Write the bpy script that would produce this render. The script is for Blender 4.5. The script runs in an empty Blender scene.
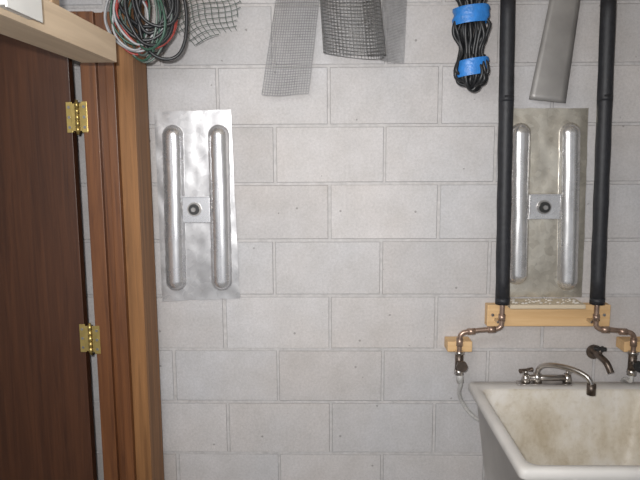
import bpy, bmesh, math, random
from mathutils import Vector, Matrix, noise
random.seed(7)
scene=bpy.context.scene
scene.view_settings.view_transform='Standard'

# ------------------------------------------------------------ materials
def new_mat(name):
    m=bpy.data.materials.new(name); m.use_nodes=True
    nt=m.node_tree; b=nt.nodes['Principled BSDF']
    return m,nt,b
def N(nt,t,**kw):
    n=nt.nodes.new(t)
    for k,v in kw.items():
        if k in n.inputs.keys(): n.inputs[k].default_value=v
        else: setattr(n,k,v)
    return n
def ramp(nt,stops):
    r=nt.nodes.new('ShaderNodeValToRGB'); e=r.color_ramp.elements
    while len(e)<len(stops): e.new(0.5)
    for i,(p,c) in enumerate(stops):
        e[i].position=p; e[i].color=(c[0],c[1],c[2],1)
    return r
def simple(name,col,rough=.5,metal=0,var=.15,scale=30,bump=0.0,bscale=80):
    m,nt,b=new_mat(name)
    tc=N(nt,'ShaderNodeTexCoord')
    n=N(nt,'ShaderNodeTexNoise',Scale=scale,Detail=4.0)
    nt.links.new(tc.outputs['Object'],n.inputs['Vector'])
    lo=[c*(1-var) for c in col]; hi=[min(1,c*(1+var)) for c in col]
    r=ramp(nt,[(.3,lo),(.7,hi)])
    nt.links.new(n.outputs['Fac'],r.inputs['Fac'])
    nt.links.new(r.outputs['Color'],b.inputs['Base Color'])
    b.inputs['Roughness'].default_value=rough; b.inputs['Metallic'].default_value=metal
    if bump:
        n2=N(nt,'ShaderNodeTexNoise',Scale=bscale,Detail=5.0)
        nt.links.new(tc.outputs['Object'],n2.inputs['Vector'])
        bp=N(nt,'ShaderNodeBump',Strength=bump,Distance=.01)
        nt.links.new(n2.outputs['Fac'],bp.inputs['Height'])
        nt.links.new(bp.outputs['Normal'],b.inputs['Normal'])
    return m
def wood(name,c1,c2,axis='Z',scale=14,rough=.5,coat=0.0,stretch=14):
    m,nt,b=new_mat(name)
    tc=N(nt,'ShaderNodeTexCoord'); mp=N(nt,'ShaderNodeMapping')
    s=[stretch,stretch,stretch]; s['XYZ'.index(axis)]=.8
    mp.inputs['Scale'].default_value=s
    nt.links.new(tc.outputs['Object'],mp.inputs['Vector'])
    n=N(nt,'ShaderNodeTexNoise',Scale=scale/6,Detail=6.0,Roughness=.65,Distortion=.6)
    nt.links.new(mp.outputs['Vector'],n.inputs['Vector'])
    r=ramp(nt,[(.3,c1),(.5,[(a+b_)/2 for a,b_ in zip(c1,c2)]),(.72,c2)])
    nt.links.new(n.outputs['Fac'],r.inputs['Fac'])
    nt.links.new(r.outputs['Color'],b.inputs['Base Color'])
    b.inputs['Roughness'].default_value=rough
    b.inputs['Coat Weight'].default_value=coat
    bp=N(nt,'ShaderNodeBump',Strength=.15,Distance=.004)
    nt.links.new(n.outputs['Fac'],bp.inputs['Height'])
    nt.links.new(bp.outputs['Normal'],b.inputs['Normal'])
    return m
def block_mat():
    m,nt,b=new_mat('concrete_block')
    L=nt.links.new
    tc=N(nt,'ShaderNodeTexCoord')
    at=N(nt,'ShaderNodeAttribute',attribute_name='tone')
    fine=N(nt,'ShaderNodeTexNoise',Scale=110.0,Detail=7.0,Roughness=.8)
    med=N(nt,'ShaderNodeTexNoise',Scale=9.0,Detail=6.0,Roughness=.65)
    big=N(nt,'ShaderNodeTexNoise',Scale=1.6,Detail=3.0)
    pit=N(nt,'ShaderNodeTexVoronoi',Scale=26.0)
    pn=N(nt,'ShaderNodeTexNoise',Scale=14.0,Detail=2.0)
    for n in (fine,med,big,pit,pn): L(tc.outputs['Object'],n.inputs['Vector'])
    r1=ramp(nt,[(.3,(.525,.51,.505)),(.7,(.61,.595,.60))]); L(med.outputs['Fac'],r1.inputs['Fac'])
    r2=ramp(nt,[(.32,(.80,.80,.80)),(.6,(1.0,1.0,1.0))]); L(fine.outputs['Fac'],r2.inputs['Fac'])
    m1=N(nt,'ShaderNodeMixRGB',blend_type='MULTIPLY',Fac=1.0); L(r1.outputs['Color'],m1.inputs['Color1']); L(r2.outputs['Color'],m1.inputs['Color2'])
    m2=N(nt,'ShaderNodeMixRGB',blend_type='MULTIPLY',Fac=1.0); L(m1.outputs['Color'],m2.inputs['Color1']); L(at.outputs['Color'],m2.inputs['Color2'])
    r3=ramp(nt,[(.35,(1.0,.97,.94)),(.65,(.97,.985,1.0))]); L(big.outputs['Fac'],r3.inputs['Fac'])
    m3=N(nt,'ShaderNodeMixRGB',blend_type='MULTIPLY',Fac=1.0); L(m2.outputs['Color'],m3.inputs['Color1']); L(r3.outputs['Color'],m3.inputs['Color2'])
    # pits: small voronoi cells gated by a noise
    lt=N(nt,'ShaderNodeMath',operation='LESS_THAN'); lt.inputs[1].default_value=.12; L(pit.outputs['Distance'],lt.inputs[0])
    gt=N(nt,'ShaderNodeMath',operation='GREATER_THAN'); gt.inputs[1].default_value=.60; L(pn.outputs['Fac'],gt.inputs[0])
    mu=N(nt,'ShaderNodeMath',operation='MULTIPLY'); L(lt.outputs[0],mu.inputs[0]); L(gt.outputs[0],mu.inputs[1])
    mu2=N(nt,'ShaderNodeMath',operation='MULTIPLY'); L(mu.outputs[0],mu2.inputs[0]); mu2.inputs[1].default_value=.55
    m4=N(nt,'ShaderNodeMixRGB'); L(mu2.outputs[0],m4.inputs['Fac']); L(m3.outputs['Color'],m4.inputs['Color1']); m4.inputs['Color2'].default_value=(.16,.15,.14,1)
    L(m4.outputs['Color'],b.inputs['Base Color'])
    b.inputs['Roughness'].default_value=.9
    b.inputs['Specular IOR Level'].default_value=.25
    ad=N(nt,'ShaderNodeMath',operation='SUBTRACT'); L(fine.outputs['Fac'],ad.inputs[0]); L(mu.outputs[0],ad.inputs[1])
    bp=N(nt,'ShaderNodeBump',Strength=.32,Distance=.004); L(ad.outputs[0],bp.inputs['Height']); L(bp.outputs['Normal'],b.inputs['Normal'])
    return m
def galv_mat(name,warm=0.0,rough=.34,dim=1.0,metal=.72,contrast=.30,bump=.12):
    m,nt,b=new_mat(name); L=nt.links.new
    tc=N(nt,'ShaderNodeTexCoord')
    v=N(nt,'ShaderNodeTexVoronoi',Scale=55.0); n=N(nt,'ShaderNodeTexNoise',Scale=9.0,Detail=6.0,Roughness=.65)
    for q in (v,n): L(tc.outputs['Object'],q.inputs['Vector'])
    sx=N(nt,'ShaderNodeSeparateColor'); L(v.outputs['Color'],sx.inputs['Color'])
    mx=N(nt,'ShaderNodeMath',operation='MULTIPLY_ADD'); L(sx.outputs[0],mx.inputs[0]); mx.inputs[1].default_value=contrast
    L(n.outputs['Fac'],mx.inputs[2])
    lo=[min(1,dim*c) for c in (.56-.06*warm,.56-.12*warm,.58-.26*warm)]; hi=[min(1,dim*c) for c in (.90,.90-.08*warm,.92-.28*warm)]
    r=ramp(nt,[(.35,lo),(.9,hi)]); L(mx.outputs[0],r.inputs['Fac']); L(r.outputs['Color'],b.inputs['Base Color'])
    rr=ramp(nt,[(.3,(rough+.08,)*3),(.9,(rough-.05,)*3)]); L(mx.outputs[0],rr.inputs['Fac']); L(rr.outputs['Color'],b.inputs['Roughness'])
    b.inputs['Metallic'].default_value=metal
    if bump:
        bp=N(nt,'ShaderNodeBump',Strength=bump,Distance=.004); L(n.outputs['Fac'],bp.inputs['Height']); L(bp.outputs['Normal'],b.inputs['Normal'])
    return m
def sink_mat():
    m,nt,b=new_mat('stained_tub_plastic'); L=nt.links.new
    tc=N(nt,'ShaderNodeTexCoord')
    n=N(nt,'ShaderNodeTexNoise',Scale=4.0,Detail=8.0,Roughness=.65); n2=N(nt,'ShaderNodeTexNoise',Scale=38.0,Detail=5.0,Roughness=.7)
    mp=N(nt,'ShaderNodeMapping'); mp.inputs['Scale'].default_value=(1.6,1.6,1.0); L(tc.outputs['Object'],mp.inputs['Vector'])
    L(mp.outputs['Vector'],n.inputs['Vector']); L(tc.outputs['Object'],n2.inputs['Vector'])
    r=ramp(nt,[(.34,(.50,.43,.32)),(.50,(.66,.61,.52)),(.64,(.74,.71,.66))]); L(n.outputs['Fac'],r.inputs['Fac'])
    r2=ramp(nt,[(.3,(.75,.70,.62)),(.5,(1,1,1))]); L(n2.outputs['Fac'],r2.inputs['Fac'])
    mm=N(nt,'ShaderNodeMixRGB',blend_type='MULTIPLY',Fac=.5); L(r.outputs['Color'],mm.inputs['Color1']); L(r2.outputs['Color'],mm.inputs['Color2'])
    L(mm.outputs['Color'],b.inputs['Base Color']); b.inputs['Roughness'].default_value=.45
    return m

M_block=block_mat()
M_mortar=simple('mortar',(.50,.485,.48),.95,0,.12,40,.4,120)
M_floor=simple('concrete_floor',(.34,.33,.32),.85,0,.2,4,.3,60)
M_wallp=simple('painted_plaster',(.70,.69,.68),.9,0,.05,3)
M_ceil=simple('ceiling_drywall',(.66,.64,.60),.9,0,.05,3)
M_joist=wood('joist_pine',(.50,.40,.28),(.64,.53,.38),'Y',12,.75)
M_beam=wood('raw_pine',(.56,.43,.30),(.72,.58,.42),'Y',12,.65)
M_beamdk=wood('weathered_pine',(.30,.20,.12),(.42,.29,.18),'Y',12,.7)
M_door=wood('mahogany_veneer',(.042,.015,.007),(.092,.034,.014),'Z',16,.45,.08,22)
M_jamb=wood('stained_jamb',(.080,.027,.009),(.19,.072,.023),'Z',16,.45,.15,20)
M_case=wood('stud_fir',(.14,.060,.018),(.30,.14,.048),'Z',14,.65,0,24)
M_yel=wood('yellow_pine',(.62,.39,.18),(.78,.54,.29),'X',12,.55)
M_brass=simple('brass',(.60,.45,.16),.38,.85,.15,30)
M_galv=galv_mat('galvanized_steel',.05,.40,.66,.68,.34)
M_galvw=galv_mat('galvanized_steel_aged',.70,.33,.90,.82,.30)
M_rib=galv_mat('galvanized_steel_lit_tone',0,.24,1.12,.78,.10,0)  # burnished ribs; colour also lightened so the raised metal reads as lit
M_ribw=galv_mat('galvanized_steel_aged_lit_tone',.15,.24,1.12,.78,.10,0)  # warmer version for the aged panel, lit look likewise put into the colour
M_flash=simple('dull_sheet_steel',(.32,.31,.30),.5,.5,.12,12)
M_foam=simple('black_pipe_foam',(.018,.019,.023),.55,0,.3,60,.1,120)
M_copper=simple('aged_copper',(.38,.27,.21),.38,.75,.3,30)
M_dsteel=simple('aged_chrome',(.56,.53,.50),.28,1,.2,25)
M_dark=simple('dark_rubber',(.02,.02,.02),.5,0,.2,30)
M_tarn=simple('tarnished_bronze',(.15,.12,.10),.4,.8,.3,30)
M_hose=simple('braided_hose',(.58,.57,.55),.5,.2,.15,200)
M_tub=sink_mat()
M_tubout=simple('tub_outer_plastic',(.70,.68,.65),.5,0,.06,8)
M_wire=simple('zinc_wire',(.34,.34,.35),.45,.5,.15,40)
M_wiredk=simple('dark_zinc_wire',(.20,.20,.20),.45,.6,.2,40)
M_green=simple('green_coated_wire',(.11,.14,.125),.45,.2,.2,40)
M_cblk=simple('black_cable',(.016,.017,.019),.42,0,.2,40)
M_cgrn=simple('green_cable',(.035,.085,.060),.45,0,.15,40)
M_cred=simple('red_cable',(.32,.045,.035),.45,0,.15,40)
M_cwht=simple('grey_cable',(.33,.33,.34),.45,0,.1,40)
M_blue=simple('blue_tape',(.03,.20,.58),.35,0,.15,60,.2,90)
M_white=simple('white_plastic',(.62,.62,.60),.4,0,.05,10)
M_dust=simple('plaster_dust',(.62,.58,.52),.95,0,.15,60,.6,90)
M_ledge=wood('pale_ledge_wood',(.52,.43,.31),(.66,.57,.43),'X',12,.7)

# ------------------------------------------------------------ builder
def catmull(P,k=8):
    P=[Vector(p) for p in P]
    if len(P)<3: return P
    out=[]
    for i in range(len(P)-1):
        p0=P[max(i-1,0)];p1=P[i];p2=P[i+1];p3=P[min(i+2,len(P)-1)]
        for j in range(k):
            t=j/k
            out.append(.5*((2*p1)+(-p0+p2)*t+(2*p0-5*p1+4*p2-p3)*t*t+(-p0+3*p1-3*p2+p3)*t**3))
    out.append(P[-1]); return out
class Bld:
    def __init__(s,name): s.name=name; s.bm=bmesh.new(); s.mats=[]
    def mi(s,m):
        if m not in s.mats: s.mats.append(m)
        return s.mats.index(m)
    def box(s,a,b,mat,bev=0.0,rot=None):
        t=bmesh.new(); bmesh.ops.create_cube(t,size=1)
        c=[(a[i]+b[i])/2 for i in range(3)]; d=[abs(b[i]-a[i]) for i in range(3)]
        for v in t.verts: v.co=Vector((v.co.x*d[0],v.co.y*d[1],v.co.z*d[2]))
        if bev: bmesh.ops.bevel(t,geom=t.edges[:],offset=bev,segments=2,profile=.6,affect='EDGES')
        for v in t.verts:
            if rot: v.co=rot@v.co
            v.co=v.co+Vector(c)
        i=s.mi(mat)
        for f in t.faces: f.material_index=i
        me=bpy.data.meshes.new('t'); t.to_mesh(me); t.free(); s.bm.from_mesh(me); bpy.data.meshes.remove(me)
    def tube(s,P,r,mat,n=10,sm=True,k=8,cap=True):
        P=catmull(P,k) if sm else [Vector(p) for p in P]
        rr=r if callable(r) else (lambda t:r)
        i=s.mi(mat); rings=[]; up=None
        for j,p in enumerate(P):
            d=(P[min(j+1,len(P)-1)]-P[max(j-1,0)])
            if d.length<1e-9: d=Vector((0,0,1))
            d.normalize()
            if up is None: up=d.orthogonal().normalized()
            up=(up-d*up.dot(d))
            if up.length<1e-6: up=d.orthogonal()
            up.normalize(); q=d.cross(up); R=rr(j/(len(P)-1))
            rings.append([s.bm.verts.new(p+(up*math.cos(2*math.pi*a/n)+q*math.sin(2*math.pi*a/n))*R) for a in range(n)])
        for j in range(len(rings)-1):
            for a in range(n):
                f=s.bm.faces.new((rings[j][a],rings[j][(a+1)%n],rings[j+1][(a+1)%n],rings[j+1][a])); f.smooth=True; f.material_index=i
        if cap:
            for R in (rings[0][::-1],rings[-1]):
                f=s.bm.faces.new(R); f.material_index=i
    def loops(s,LL,mat,close=True,smooth=False,capend=False):
        i=s.mi(mat) if not isinstance(mat,list) else None
        R=[[s.bm.verts.new(p) for p in L] for L in LL]; n=len(R[0])
        for j in range(len(R)-1):
            for a in range(n if close else n-1):
                f=s.bm.faces.new((R[j][a],R[j][(a+1)%n],R[j+1][(a+1)%n],R[j+1][a])); f.smooth=smooth
                f.material_index=s.mi(mat[j]) if isinstance(mat,list) else i
        if capend: 
            f=s.bm.faces.new(R[-1]); f.material_index=s.mi(mat[-1]) if isinstance(mat,list) else i
    def finish(s,parent=None,solid=0,fixn=True):
        if fixn: bmesh.ops.recalc_face_normals(s.bm,faces=s.bm.faces[:])
        me=bpy.data.meshes.new(s.name); s.bm.to_mesh(me); s.bm.free()
        for m in s.mats: me.materials.append(m)
        o=bpy.data.objects.new(s.name,me); scene.collection.objects.link(o)
        if solid:
            md=o.modifiers.new('thickness','SOLIDIFY'); md.thickness=solid; md.offset=0
        if parent: o.parent=parent
        return o
def empty(name):
    e=bpy.data.objects.new(name,None); scene.collection.objects.link(e); return e

# ------------------------------------------------------------ room shell
CH=2.42
H=.2134; W=.4064; Z0=2.038; X0=-.4116
def build_wall():
    b=Bld('wall_back')
    i=b.mi(M_mortar); ib=b.mi(M_block)
    xl,xr=-2.6,2.6
    bm=b.bm
    lay=bm.loops.layers.float_color.new('tone')
    MY=.0024
    def quad(P,mi_,tone=(1,1,1,1)):
        f=bm.faces.new([bm.verts.new(p) for p in P]); f.material_index=mi_
        for l in f.loops: l[lay]=tone
    quad([(xl,MY,0),(xr,MY,0),(xr,MY,CH),(xl,MY,CH)],i)
    quad([(xl,.2,CH),(xr,.2,CH),(xr,.2,0),(xl,.2,0)],i)
    quad([(xl,MY,CH),(xr,MY,CH),(xr,.2,CH),(xl,.2,CH)],i)
    quad([(xl,.2,0),(xr,.2,0),(xr,MY,0),(xl,MY,0)],i)
    quad([(xl,.2,0),(xl,MY,0),(xl,MY,CH),(xl,.2,CH)],i)
    quad([(xr,MY,0),(xr,.2,0),(xr,.2,CH),(xr,MY,CH)],i)
    g=.0048; bv=.0022
    rowshift={0:-.004,1:0,2:0,3:-.009,4:0,5:0,6:.002,7:0}
    for row in range(-2,10):
        zt=Z0-row*H-g; zb=Z0-(row+1)*H+g
        zt=min(zt,CH); zb=max(zb,0)
        if zt-zb<.02: continue
        off=0 if row%2==0 else W/2
        sh=rowshift.get(row,0)
        for k in range(-7,9):
            xa=X0+off+sh+k*W+g+random.uniform(-.0015,.0015); xb=X0+off+sh+(k+1)*W-g+random.uniform(-.0015,.0015)
            xa=max(xa,xl); xb=min(xb,xr)
            if xb-xa<.02: continue
            t=random.uniform(.93,1.04); w=random.uniform(-.012,.012)
            tone=(t+w,t,t-w,1)
            dz=[random.uniform(-.001,.001) for _ in range(4)]
            y0=random.uniform(-.0010,.0003)
            O=[(xa,MY,zb),(xb,MY,zb),(xb,MY,zt),(xa,MY,zt)]
            I=[(xa+bv,y0,zb+bv+dz[0]),(xb-bv,y0,zb+bv+dz[1]),(xb-bv,y0,zt-bv+dz[2]),(xa+bv,y0,zt-bv+dz[3])]
            quad(I,ib,tone)
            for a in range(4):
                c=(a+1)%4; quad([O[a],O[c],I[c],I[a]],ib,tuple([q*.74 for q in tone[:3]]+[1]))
    b.finish(fixn=False)
build_wall()
def shell(name,a,b_,mat):
    b=Bld(name); b.box(a,b_,mat); return b.finish()
shell('floor',(-2.6,-3.6,-.1),(2.6,.2,0),M_floor)
shell('ceiling',(-2.6,-3.6,CH),(2.6,.2,CH+.05),M_ceil)
shell('wall_left',(-2.7,-3.6,0),(-2.6,.2,CH),M_wallp)
shell('wall_right',(2.6,-3.6,0),(2.7,.2,CH),M_wallp)
jb=Bld('ceiling_joists')
for k in range(-6,7):
    x=k*.4+.12
    jb.box((x-.019,-3.6,2.285),(x+.019,-.401,CH),M_joist,.002)
jb.box((-2.6,-.40,2.285),(2.6,-.001,CH-.001),M_joist,.002)
jb.finish()

# ------------------------------------------------------------ door + frame
e=empty('door_1')
b=Bld('slab'); b.box((-1.63,-.235,.012),(-.862,-.20,2.13),M_door,.002); b.finish(e)
b=Bld('hinges')
for z in (1.846,1.089,.33):
    b.box((-.878,-.2385,z-.05),(-.858,-.2345,z+.05),M_brass,.001)
    b.box((-.820,-.2585,z-.05),(-.800,-.2545,z+.05),M_brass,.001)
    b.box((-.860,-.243,z-.045),(-.818,-.239,z+.045),M_brass,.001)
    b.box((-.826,-.257,z-.045),(-.818,-.239,z+.045),M_brass,.001)
    for q in range(5):
        b.tube([(-.838,-.246,z-.05+q*.02+.001),(-.838,-.246,z-.05+q*.02+.019)],.0075,M_brass,12,False)
    b.tube([(-.838,-.246,z-.056),(-.838,-.246,z+.056)],.005,M_brass,10,False)
    for sz in (-.033,0,.033):
        b.tube([(-.868,-.239,z+sz),(-.868,-.2405,z+sz)],.005,M_dsteel,8,False)
        b.tube([(-.810,-.2585,z+sz),(-.810,-.2605,z+sz)],.005,M_dsteel,8,False)
b.finish(e)
e=empty('door_frame')
b=Bld('jamb')
b.box((-.816,-.255,0),(-.765,-.10,2.18),M_jamb,.002)
b.box((-.768,-.235,0),(-.735,-.10,2.18),M_jamb,.002)
b.box((-.738,-.248,0),(-.708,-.10,2.18),M_jamb,.002)
b.box((-1.70,-.255,2.14),(-.816,-.10,2.18),M_jamb,.002)
b.box((-1.70,-.255,0),(-1.645,-.10,2.14),M_jamb,.002)
b.finish(e)
b=Bld('rough_stud'); b.box((-.708,-.225,0),(-.652,-.07,2.283),M_case,.002); b.finish(e)

# overhead pine board (runs out from the wall, lower left of ceiling)
e=empty('overhead_lumber')
b=Bld('board')
b.box((-.715,-1.9,1.985),(-.612,-.50,2.058),M_beam,.002)
b.finish(e)
b=Bld('hanger')
for y in (-.62,-1.7):
    b.box((-.75,y-.045,2.0),(-.716,y,2.283),M_beamdk,.002)
b.finish(e)
b=Bld('junction_box')
b.box((-.610,-1.16,1.995),(-.585,-1.03,2.075),M_white,.004); b.box((-.585,-1.165,1.99),(-.581,-1.025,2.08),M_white,.001)
b.finish(e)

# ------------------------------------------------------------ embossed galvanized panels
def panel(name,C,ribs,mat,ribmat,bracket,bolt,amp,seed):
    e=empty(name)
    # C: TL,TR,BR,BL (x,z)
    b=Bld('sheet'); nx,nz=140,300; V=[]; DD=[]
    i=b.mi(mat); ir=b.mi(ribmat)
    for a in range(nz+1):
        v=a/nz; row=[]; dr=[]
        for c in range(nx+1):
            u=c/nx
            xt=C[0][0]*(1-u)+C[1][0]*u; xb=C[3][0]*(1-u)+C[2][0]*u
            zt=C[0][1]*(1-u)+C[1][1]*u; zb=C[3][1]*(1-u)+C[2][1]*u
            x=xt*(1-v)+xb*v; z=zt*(1-v)+zb*v
            if a in(0,nz): z+=.003*noise.noise(Vector((x*25,seed,1)))
            if c in(0,nx): x+=.002*noise.noise(Vector((seed,z*15,2)))
            h=.007+amp*noise.noise(Vector((x*7+seed,z*5,seed)))+amp*.4*noise.noise(Vector((x*22,z*17,seed)))
            h=max(h,.002); hit=9
            for (x1,z1,x2,z2,r,hh) in ribs:
                t=max(0,min(1,((x-x1)*(x2-x1)+(z-z1)*(z2-z1))/((x2-x1)**2+(z2-z1)**2)))
                d=math.hypot(x-x1-t*(x2-x1),z-z1-t*(z2-z1))
                if d<r: h=h*(d/r)+.006*(1-d/r)+hh*math.sqrt(1-(d/r)**2)
                hit=min(hit,d/r)
            row.append(b.bm.verts.new((x,-max(h,.0015),z))); dr.append(hit)
        V.append(row); DD.append(dr)
    for a in range(nz):
        for c in range(nx):
            f=b.bm.faces.new((V[a][c],V[a+1][c],V[a+1][c+1],V[a][c+1])); f.smooth=True
            f.material_index=ir if min(DD[a][c],DD[a+1][c+1])<1.0 else i
    b.finish(e,fixn=False)
    b=Bld('center_bracket')
    x0,x1,z0,z1=bracket
    b.box((x0,-.020,z0),(x1,-.013,z1),ribmat,.002)
    b.box((x0,-.030,z0),(x0+.004,-.016,z1),ribmat,.001)
    b.box((x0,-.030,z1-.004),(x1,-.016,z1),ribmat,.001)
    b.finish(e)
    b=Bld('bolt')
    x,z=bolt
    b.tube([(x,-.018,z),(x,-.026,z)],.026,M_dsteel,24,False)
    b.tube([(x,-.024,z),(x,-.034,z)],.020,M_dark,20,False)
    b.tube([(x,-.030,z),(x,-.042,z)],.009,M_dsteel,6,False)
    b.finish(e)
    return e
panel('galvanized_panel',[(-.650,1.877),(-.367,1.884),(-.350,1.176),(-.648,1.164)],
      [(-.583,1.790,-.592,1.246,.037,.034),(-.414,1.790,-.417,1.246,.037,.034)],M_galv,M_rib,(-.566,-.452,1.468,1.568),(-.510,1.519),.0045,3.1)
panel('galvanized_panel.001',[(.652,1.883),(.933,1.882),(.948,1.180),(.670,1.182)],
      [(.690,1.790,.701,1.268,.037,.034),(.871,1.790,.890,1.246,.037,.034)],M_galvw,M_ribw,(.728,.845,1.478,1.572),(.785,1.523),.004,8.4)

# ------------------------------------------------------------ insulated pipes
def pipe(name,xt,xb):
    e=empty(name)
    b=Bld('foam_sleeve')
    P=[(xt+(xb-xt)*t,-.09,2.284-(2.284-1.175)*t) for t in [j/12 for j in range(13)]]
    b.tube(P,lambda t:.0255+.0008*math.sin(t*40),M_foam,20,False)
    for z in (1.9,1.178):
        x=xt+(xb-xt)*(2.284-z)/(2.284-1.175)
        b.tube([(x,-.09,z),(x,-.09,z+.02)],.0262,M_foam,20,False)
    b.finish(e)
    return e
pipe('insulated_pipe',.605,.626)
pipe('insulated_pipe.001',.946,.970)

def plumbing(name,x0,x1,zt,hook):
    e=empty(name); b=Bld('copper_run')
    y=-.09
    s=1 if x1>x0 else -1
    b.tube([(x0,y,1.174),(x0,y,1.108),(x0+s*.004,y,1.088),(x0+s*.026,y,1.078),(x0+s*.06,y,1.077),(x1-s*.03,y,1.07),(x1-s*.008,y,1.062),(x1,y,1.04),(x1,y,.955)],.0090,M_copper,12)
    for (p,q,r) in [((x0,y,1.135),(x0,y,1.112),.0125),((x0+s*.022,y,1.078),(x0+s*.05,y,1.077),.0118),
                    ((x1-s*.028,y,1.07),(x1-s*.055,y,1.071),.0118),((x1,y,1.045),(x1,y,1.015),.012)]:
        b.tube([p,q],r,M_copper,14,False)
    b.finish(e)
    b=Bld('stop_valve')
    b.tube([(x1,y,.985),(x1,y,.925)],.015,M_tarn,12,False)
    b.tube([(x1,y,.995),(x1,y,.985)],.018,M_dsteel,6,False)
    b.tube([(x1,y,.925),(x1,y,.905)],.017,M_dsteel,6,False)
    b.tube([(x1,y,.955),(x1,y-.045,.955)],.009,M_dsteel,10,False)
    b.tube([(x1,y-.045,.955),(x1,y-.06,.955)],.020,M_dark if hook else M_tarn,8,False)
    b.finish(e)
    b=Bld('supply_hose')
    if not hook:
        b.tube([(x1,y,.91),(x1+.008,y,.87),(x1+.012,-.05,.82),(x1+.03,-.022,.77),(x1+.075,-.016,.71),(x1+.14,-.014,.68),(x1+.22,-.014,.68)],.0075,M_hose,10)
        b.tube([(x1,y,.925),(x1+.006,y,.875)],.013,M_hose,12,False)
    else:
        b.tube([(x1,y,.91),(x1,y+.003,.88),(x1+.002,-.04,.87),(x1+.003,-.016,.84),(x1+.003,-.013,.75),(x1+.003,-.013,.68)],.0075,M_hose,10)
    b.finish(e)
plumbing('copper_water_line',.626,.474,1,False)
plumbing('copper_water_line.001',.970,1.112,1,True)

b=Bld('pipe_mounting_board')
b.box((.585,-.04,1.075),(1.044,-.001,1.158),M_yel,.003)
for x in (.605,1.02): b.tube([(x,-.04,1.12),(x,-.044,1.12)],.006,M_dsteel,8,False)
b.box((.612,-.078,1.098),(.640,-.04,1.108),M_dsteel,.001); b.box((.956,-.078,1.098),(.984,-.04,1.108),M_dsteel,.001)
b.finish()
for nm,x in (('wood_pipe_block',.480),('wood_pipe_block.001',1.135)):
    b=Bld(nm); b.box((x-.046,-.070,.985),(x+.046,-.001,1.025),M_yel,.003); b.finish()
    
# small dusty wooden ledge on the board
b=Bld('wooden_ledge')
b.box((.652,-.102,1.1585),(.925,-.001,1.174),M_ledge,.002)
for j in range(40):
    x=random.uniform(.67,.91);y=random.uniform(-.09,-.02);r=random.uniform(.003,.007)
    b.tube([(x-r,y,1.174),(x,y,1.174+r*.5),(x+r,y,1.174)],lambda t,r=r:r*.6*math.sin(math.pi*(.1+.8*t)),M_dust,6,True,3)
b.finish()

# ------------------------------------------------------------ laundry sink
def rrect(x0,x1,y0,y1,r,z,n=6):
    P=[]
    for cx,cy,a0 in ((x1-r,y1-r,0),(x0+r,y1-r,90),(x0+r,y0+r,180),(x1-r,y0+r,270)):
        for k in range(n+1):
            a=math.radians(a0+90*k/n); P.append((cx+r*math.cos(a),cy+r*math.sin(a),z))
    return P
e=empty('laundry_sink')
b=Bld('tub')
X0s,X1s,Y0s,Y1s,ZR=.522,1.19,-.70,-.028,.856
LL=[rrect(X0s+.060,X1s-.060,Y0s+.07,Y1s-.05,.05,.47),
    rrect(X0s+.022,X1s-.022,Y0s+.022,Y1s-.02,.03,.825),
    rrect(X0s+.004,X1s-.004,Y0s+.004,Y1s-.004,.02,.822),
    rrect(X0s,X1s,Y0s,Y1s,.02,.828),
    rrect(X0s,X1s,Y0s,Y1s,.02,.848),
    rrect(X0s+.006,X1s-.006,Y0s+.006,Y1s-.006,.02,.856),
    rrect(X0s+.030,X1s-.030,Y0s+.028,Y1s-.080,.035,.856),
    rrect(X0s+.037,X1s-.037,Y0s+.036,Y1s-.088,.035,.848),
    rrect(X0s+.048,X1s-.048,Y0s+.05,Y1s-.100,.045,.75),
    rrect(X0s+.085,X1s-.085,Y0s+.09,Y1s-.135,.06,.53),
    rrect(X0s+.115,X1s-.115,Y0s+.12,Y1s-.165,.06,.505),
    rrect(.80,.90,-.42,-.32,.045,.497)]
b.loops(LL,[M_tubout]*6+[M_tub]*5,smooth=False,capend=True)
for f in b.bm.faces: f.smooth=abs(f.normal.z)<.2
o=b.finish(e)
b=Bld('drain'); b.tube([(.85,-.37,.497),(.85,-.37,.502)],.042,M_dsteel,24,False); b.tube([(.85,-.37,.502),(.85,-.37,.504)],.03,M_dark,20,False)
b.tube([(.85,-.37,.49),(.85,-.37,.30),(.85,-.33,.24),(.85,-.27,.30),(.85,-.2,.36),(.85,-.02,.36)],.02,M_white,12); b.finish(e)
b=Bld('legs')
for x,y in ((.62,-.6),(1.09,-.6),(.62,-.12),(1.09,-.12)):
    b.box((x-.02,y-.02,0),(x+.02,y+.02,.50),M_wire,.003)
b.finish(e)

# faucet
e=empty('faucet')
b=Bld('body')
yb=-.062
b.box((.70,yb-.022,.857),(.90,yb+.022,.864),M_dsteel,.003)
b.tube([(.725,yb,.882),(.895,yb,.882)],.012,M_dsteel,14,False)
for x in (.732,.888):
    b.tube([(x,yb,.864),(x,yb,.898)],lambda t:.018-.006*t,M_dsteel,14,False)
    b.tube([(x,yb,.898),(x,yb,.910)],.007,M_dsteel,10,False)
b.tube([(.775,yb,.864),(.775,yb,.902)],lambda t:.018-.004*t,M_dsteel,14,False)
b.finish(e)
b=Bld('handles')
b.tube([(.706,yb-.014,.913),(.732,yb,.913),(.758,yb+.012,.910)],lambda t:.005+.004*abs(t-.5)*2,M_tarn,10)
b.tube([(.888,yb-.02,.915),(.888,yb,.913),(.888,yb+.02,.915)],lambda t:.005+.004*abs(t-.5)*2,M_dsteel,10)
b.finish(e)
b=Bld('spout')
b.tube([(.775,yb,.90),(.777,yb-.008,.922),(.790,yb-.03,.942),(.82,yb-.070,.955),(.865,yb-.115,.955),(.897,yb-.145,.942),(.910,yb-.155,.920),(.912,yb-.156,.905)],.0090,M_dsteel,12)
b.tube([(.912,yb-.156,.918),(.912,yb-.156,.880)],.0155,M_tarn,14,False)
b.finish(e)
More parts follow.
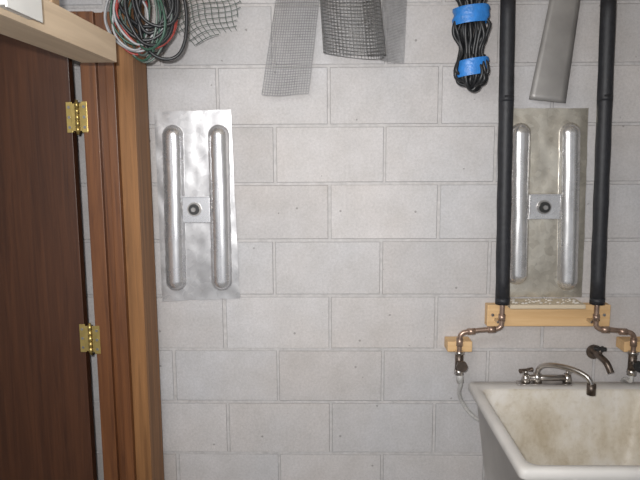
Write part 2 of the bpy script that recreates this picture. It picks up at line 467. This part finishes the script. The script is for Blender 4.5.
# outside hose bib near the right handle
e=empty('hose_spigot')
b=Bld('spigot')
b.tube([(1.005,-.002,.965),(1.005,-.075,.965),(1.01,-.11,.955),(1.02,-.125,.925)],.012,M_tarn,12)
b.tube([(1.005,-.002,.965),(1.005,-.008,.965)],.028,M_tarn,16,False)
b.tube([(1.005,-.06,.965),(1.005,-.06,1.0)],.008,M_tarn,10,False)
for a in range(4):
    t=a*math.pi/4; b.tube([(1.005+.022*math.cos(t),-.06+.022*math.sin(t),.995),(1.005-.022*math.cos(t),-.06-.022*math.sin(t),.995)],.006,M_dark,8,False)
b.finish(e)

# ------------------------------------------------------------ wire mesh pieces
def mesh_cloth(b,S,nu,nv,r,mat,sub=14):
    for i in range(nu+1):
        b.tube([S(i/nu,j/24) for j in range(25)],r,mat,4,False,cap=False)
    for j in range(nv+1):
        b.tube([S(i/sub,j/nv) for i in range(sub+1)],r,mat,4,False,cap=False)
b=Bld('wire_mesh_strip')
def S1(u,v):
    x=(-.185*(1-v)-.245*v)+(.148+.016*v)*u
    return Vector((x,-.055-.012*math.sin(3*u+2*v)-.01*v,2.290-.359*v-.004*math.sin(u*5)*v))
mesh_cloth(b,S1,18,40,.0014,M_wire); b.finish()
b=Bld('hardware_cloth_roll')
def S2(u,v):
    a=-math.pi*.35+2.35*math.pi*u
    R=.108-.008*u-.006*(1-v)
    return Vector((.058+.020*v+R*math.cos(a),-.135-R*math.sin(a)*.8,2.288-.232*v-.010*math.sin(a*1.3)*v))
mesh_cloth(b,S2,58,20,.0013,M_wiredk,60)
b.finish()
b=Bld('window_screen_scrap')
def S4(u,v): return Vector((.185+.085*u-.008*v,-.016-.008*math.sin(4*u+1.5*v),2.288-.235*v-.01*u))
mesh_cloth(b,S4,18,46,.0012,M_wire); b.finish()
# crumpled welded wire mesh, hung askew
b=Bld('crumpled_wire_mesh')
def warp(x,z):
    return Vector((x+.010*math.sin(z*40),-.13-.03*math.sin(x*28+z*15),z))
du=Vector((.963,.27)); dv=Vector((-.42,.907))
def inr(p):
    x,z=p.x,p.y
    return z<2.292 and -.53<x<-.315 and z>2.088+max(0,(x+.48))*.35 and z>2.085+max(0,(-.47-x))*1.0
cs=.0165
for (d1,d2) in ((du,dv),(dv,du)):
    for k in range(-24,25):
        run=[]
        for j in range(-60,61):
            p=Vector((-.42,2.19))+d1*(j*.006)+d2*(k*cs*1.15)
            if inr(p): run.append(warp(p.x,p.y))
        if len(run)>2: b.tube(run,.0014,M_green,4,False,cap=False)
b.finish()

# flashing strip
b=Bld('sheet_metal_flashing'); i=b.mi(M_flash); V=[]
for j in range(21):
    v=j/20; row=[]
    for c in range(7):
        u=c/6
        x=(.773*(1-v)+.700*v)+(.105*(1-v)+.130*v)*u; z=2.284-.374*v-.014*u*v
        row.append(b.bm.verts.new((x,-.030-.004*math.sin(math.pi*u)-.03*v,z)))
    V.append(row)
for j in range(20):
    for c in range(6):
        f=b.bm.faces.new((V[j][c],V[j+1][c],V[j+1][c+1],V[j][c+1])); f.smooth=True; f.material_index=i
b.finish(solid=.0015)

# black cord bundle with blue tape
b=Bld('bundled_cord')
for k in range(26):
    a=random.uniform(0,2*math.pi); q=random.uniform(.25,1)
    dx=.060*q*math.cos(a); dy=.040*q*math.sin(a)
    P=[]; zb=1.945+random.uniform(0,.05)
    for j in range(10):
        v=j/9; z=2.282+(zb-2.282)*v; tape=.72 if j in (2,3,6,7) else 1.1
        P.append((.464+.012*v+dx*tape+random.uniform(-.006,.006),-.15+dy*tape+random.uniform(-.004,.004),z))
    P.append((.476+dx*.3,-.15+dy*.3,zb-.012)); P.append((.476-dx*.6,-.15-dy*.6,zb+.004)); P.append((.476-dx*.9,-.15-dy*.8,zb+.06))
    b.tube(P,.0062,M_cblk,7,True,4)
def band(z0,z1,r0,cx,tilt):
    n=28; LL=[]
    for j in range(7):
        z=z0+(z1-z0)*j/6; LL.append([(cx+(r0*(1+.04*math.sin(3*a/n*6.28+j*.9))+(.002*math.sin(j*2)))*math.cos(2*math.pi*a/n),-.15+(r0*.78)*math.sin(2*math.pi*a/n),z+tilt*math.cos(2*math.pi*a/n)) for a in range(n)])
    b.loops(LL,M_blue,smooth=True)
band(2.205,2.150,.060,.468,.006); band(2.036,1.982,.054,.477,.008)
band(2.255,2.235,.056,.464,-.004)
b.finish()

# tangle of cables on a hook
b=Bld('cable_tangle')
def loop(cx,cz,rx,rz,y,tilt,mat,r,ph=0,turns=1.0):
    P=[]
    n=int(14*turns)
    for j in range(n+1):
        a=2*math.pi*j/14+ph
        P.append((cx+rx*math.cos(a)+.004*math.sin(3*a+cx*50),y+tilt*math.cos(a)+.006*j/14,min(2.275,cz+rz*math.sin(a)+.004*math.sin(2*a))))
    b.tube(P,r,mat,8,True,4)
random.seed(21)
spec=[(M_cblk,.0055,8),(M_cgrn,.0036,3),(M_cred,.0034,2),(M_cwht,.0038,4),(M_green,.0036,3)]
for m,r,c in spec:
    for k in range(c):
        rz=random.uniform(.07,.125)
        zb=random.uniform(2.015,2.10) if m is not M_cblk else random.uniform(2.06,2.16)
        cx=random.uniform(-.64,-.57) if m is not M_cblk else random.uniform(-.59,-.51)
        loop(cx,min(zb+rz,2.27-rz if rz>.1 else 2.2),random.uniform(.045,.085),rz,random.uniform(-.33,-.27),random.uniform(-.03,.03),m,r,random.uniform(0,6),1.6)
b.tube([(-.58,-.30,2.284),(-.58,-.30,2.22),(-.58,-.31,2.20),(-.58,-.33,2.22)],.004,M_dsteel,8)
b.finish()

# ------------------------------------------------------------ camera
pitch,yaw,roll=.1417,-.0184,-.0047
cp,sp,cy,sy=math.cos(pitch),math.sin(pitch),math.cos(yaw),math.sin(yaw)
F=Vector((sy*cp,cy*cp,-sp)); R=Vector((cy,-sy,0)); U=R.cross(F)
R2=R*math.cos(roll)+U*math.sin(roll); U2=-R*math.sin(roll)+U*math.cos(roll)
cam=bpy.data.cameras.new('camera'); co=bpy.data.objects.new('camera',cam); scene.collection.objects.link(co)
mt=Matrix((R2,U2,-F)).transposed().to_4x4(); mt.translation=Vector((0,-2.3167,1.73)); co.matrix_world=mt
cam.sensor_fit='HORIZONTAL'; cam.sensor_width=36; cam.lens=36*620/640
cam.clip_start=.05
scene.camera=co

# ------------------------------------------------------------ lights
def area(name,loc,target,sx,sy_,power,col,spread=None):
    l=bpy.data.lights.new(name,'AREA'); l.shape='RECTANGLE'; l.size=sx; l.size_y=sy_; l.energy=power; l.color=col
    if spread: l.spread=spread
    o=bpy.data.objects.new(name,l); scene.collection.objects.link(o); o.location=loc
    o.rotation_euler=(Vector(target)-Vector(loc)).to_track_quat('-Z','Y').to_euler(); return o
area('ceiling_light',(-.5,-1.7,2.24),(-.3,0,1.4),.9,.25,9,(.95,.97,1.0))
area('room_light',(-.3,-3.2,2.1),(.1,0,1.2),1.2,.6,8,(.99,.98,.98))
area('camera_flash',(-.05,-2.34,1.80),(-.05,0,1.45),.05,.03,16,(1.0,.98,.96),math.radians(115))
w=bpy.data.worlds.new('world'); scene.world=w; w.use_nodes=True
w.node_tree.nodes['Background'].inputs['Color'].default_value=(.90,.93,1.0,1)
w.node_tree.nodes['Background'].inputs['Strength'].default_value=.38
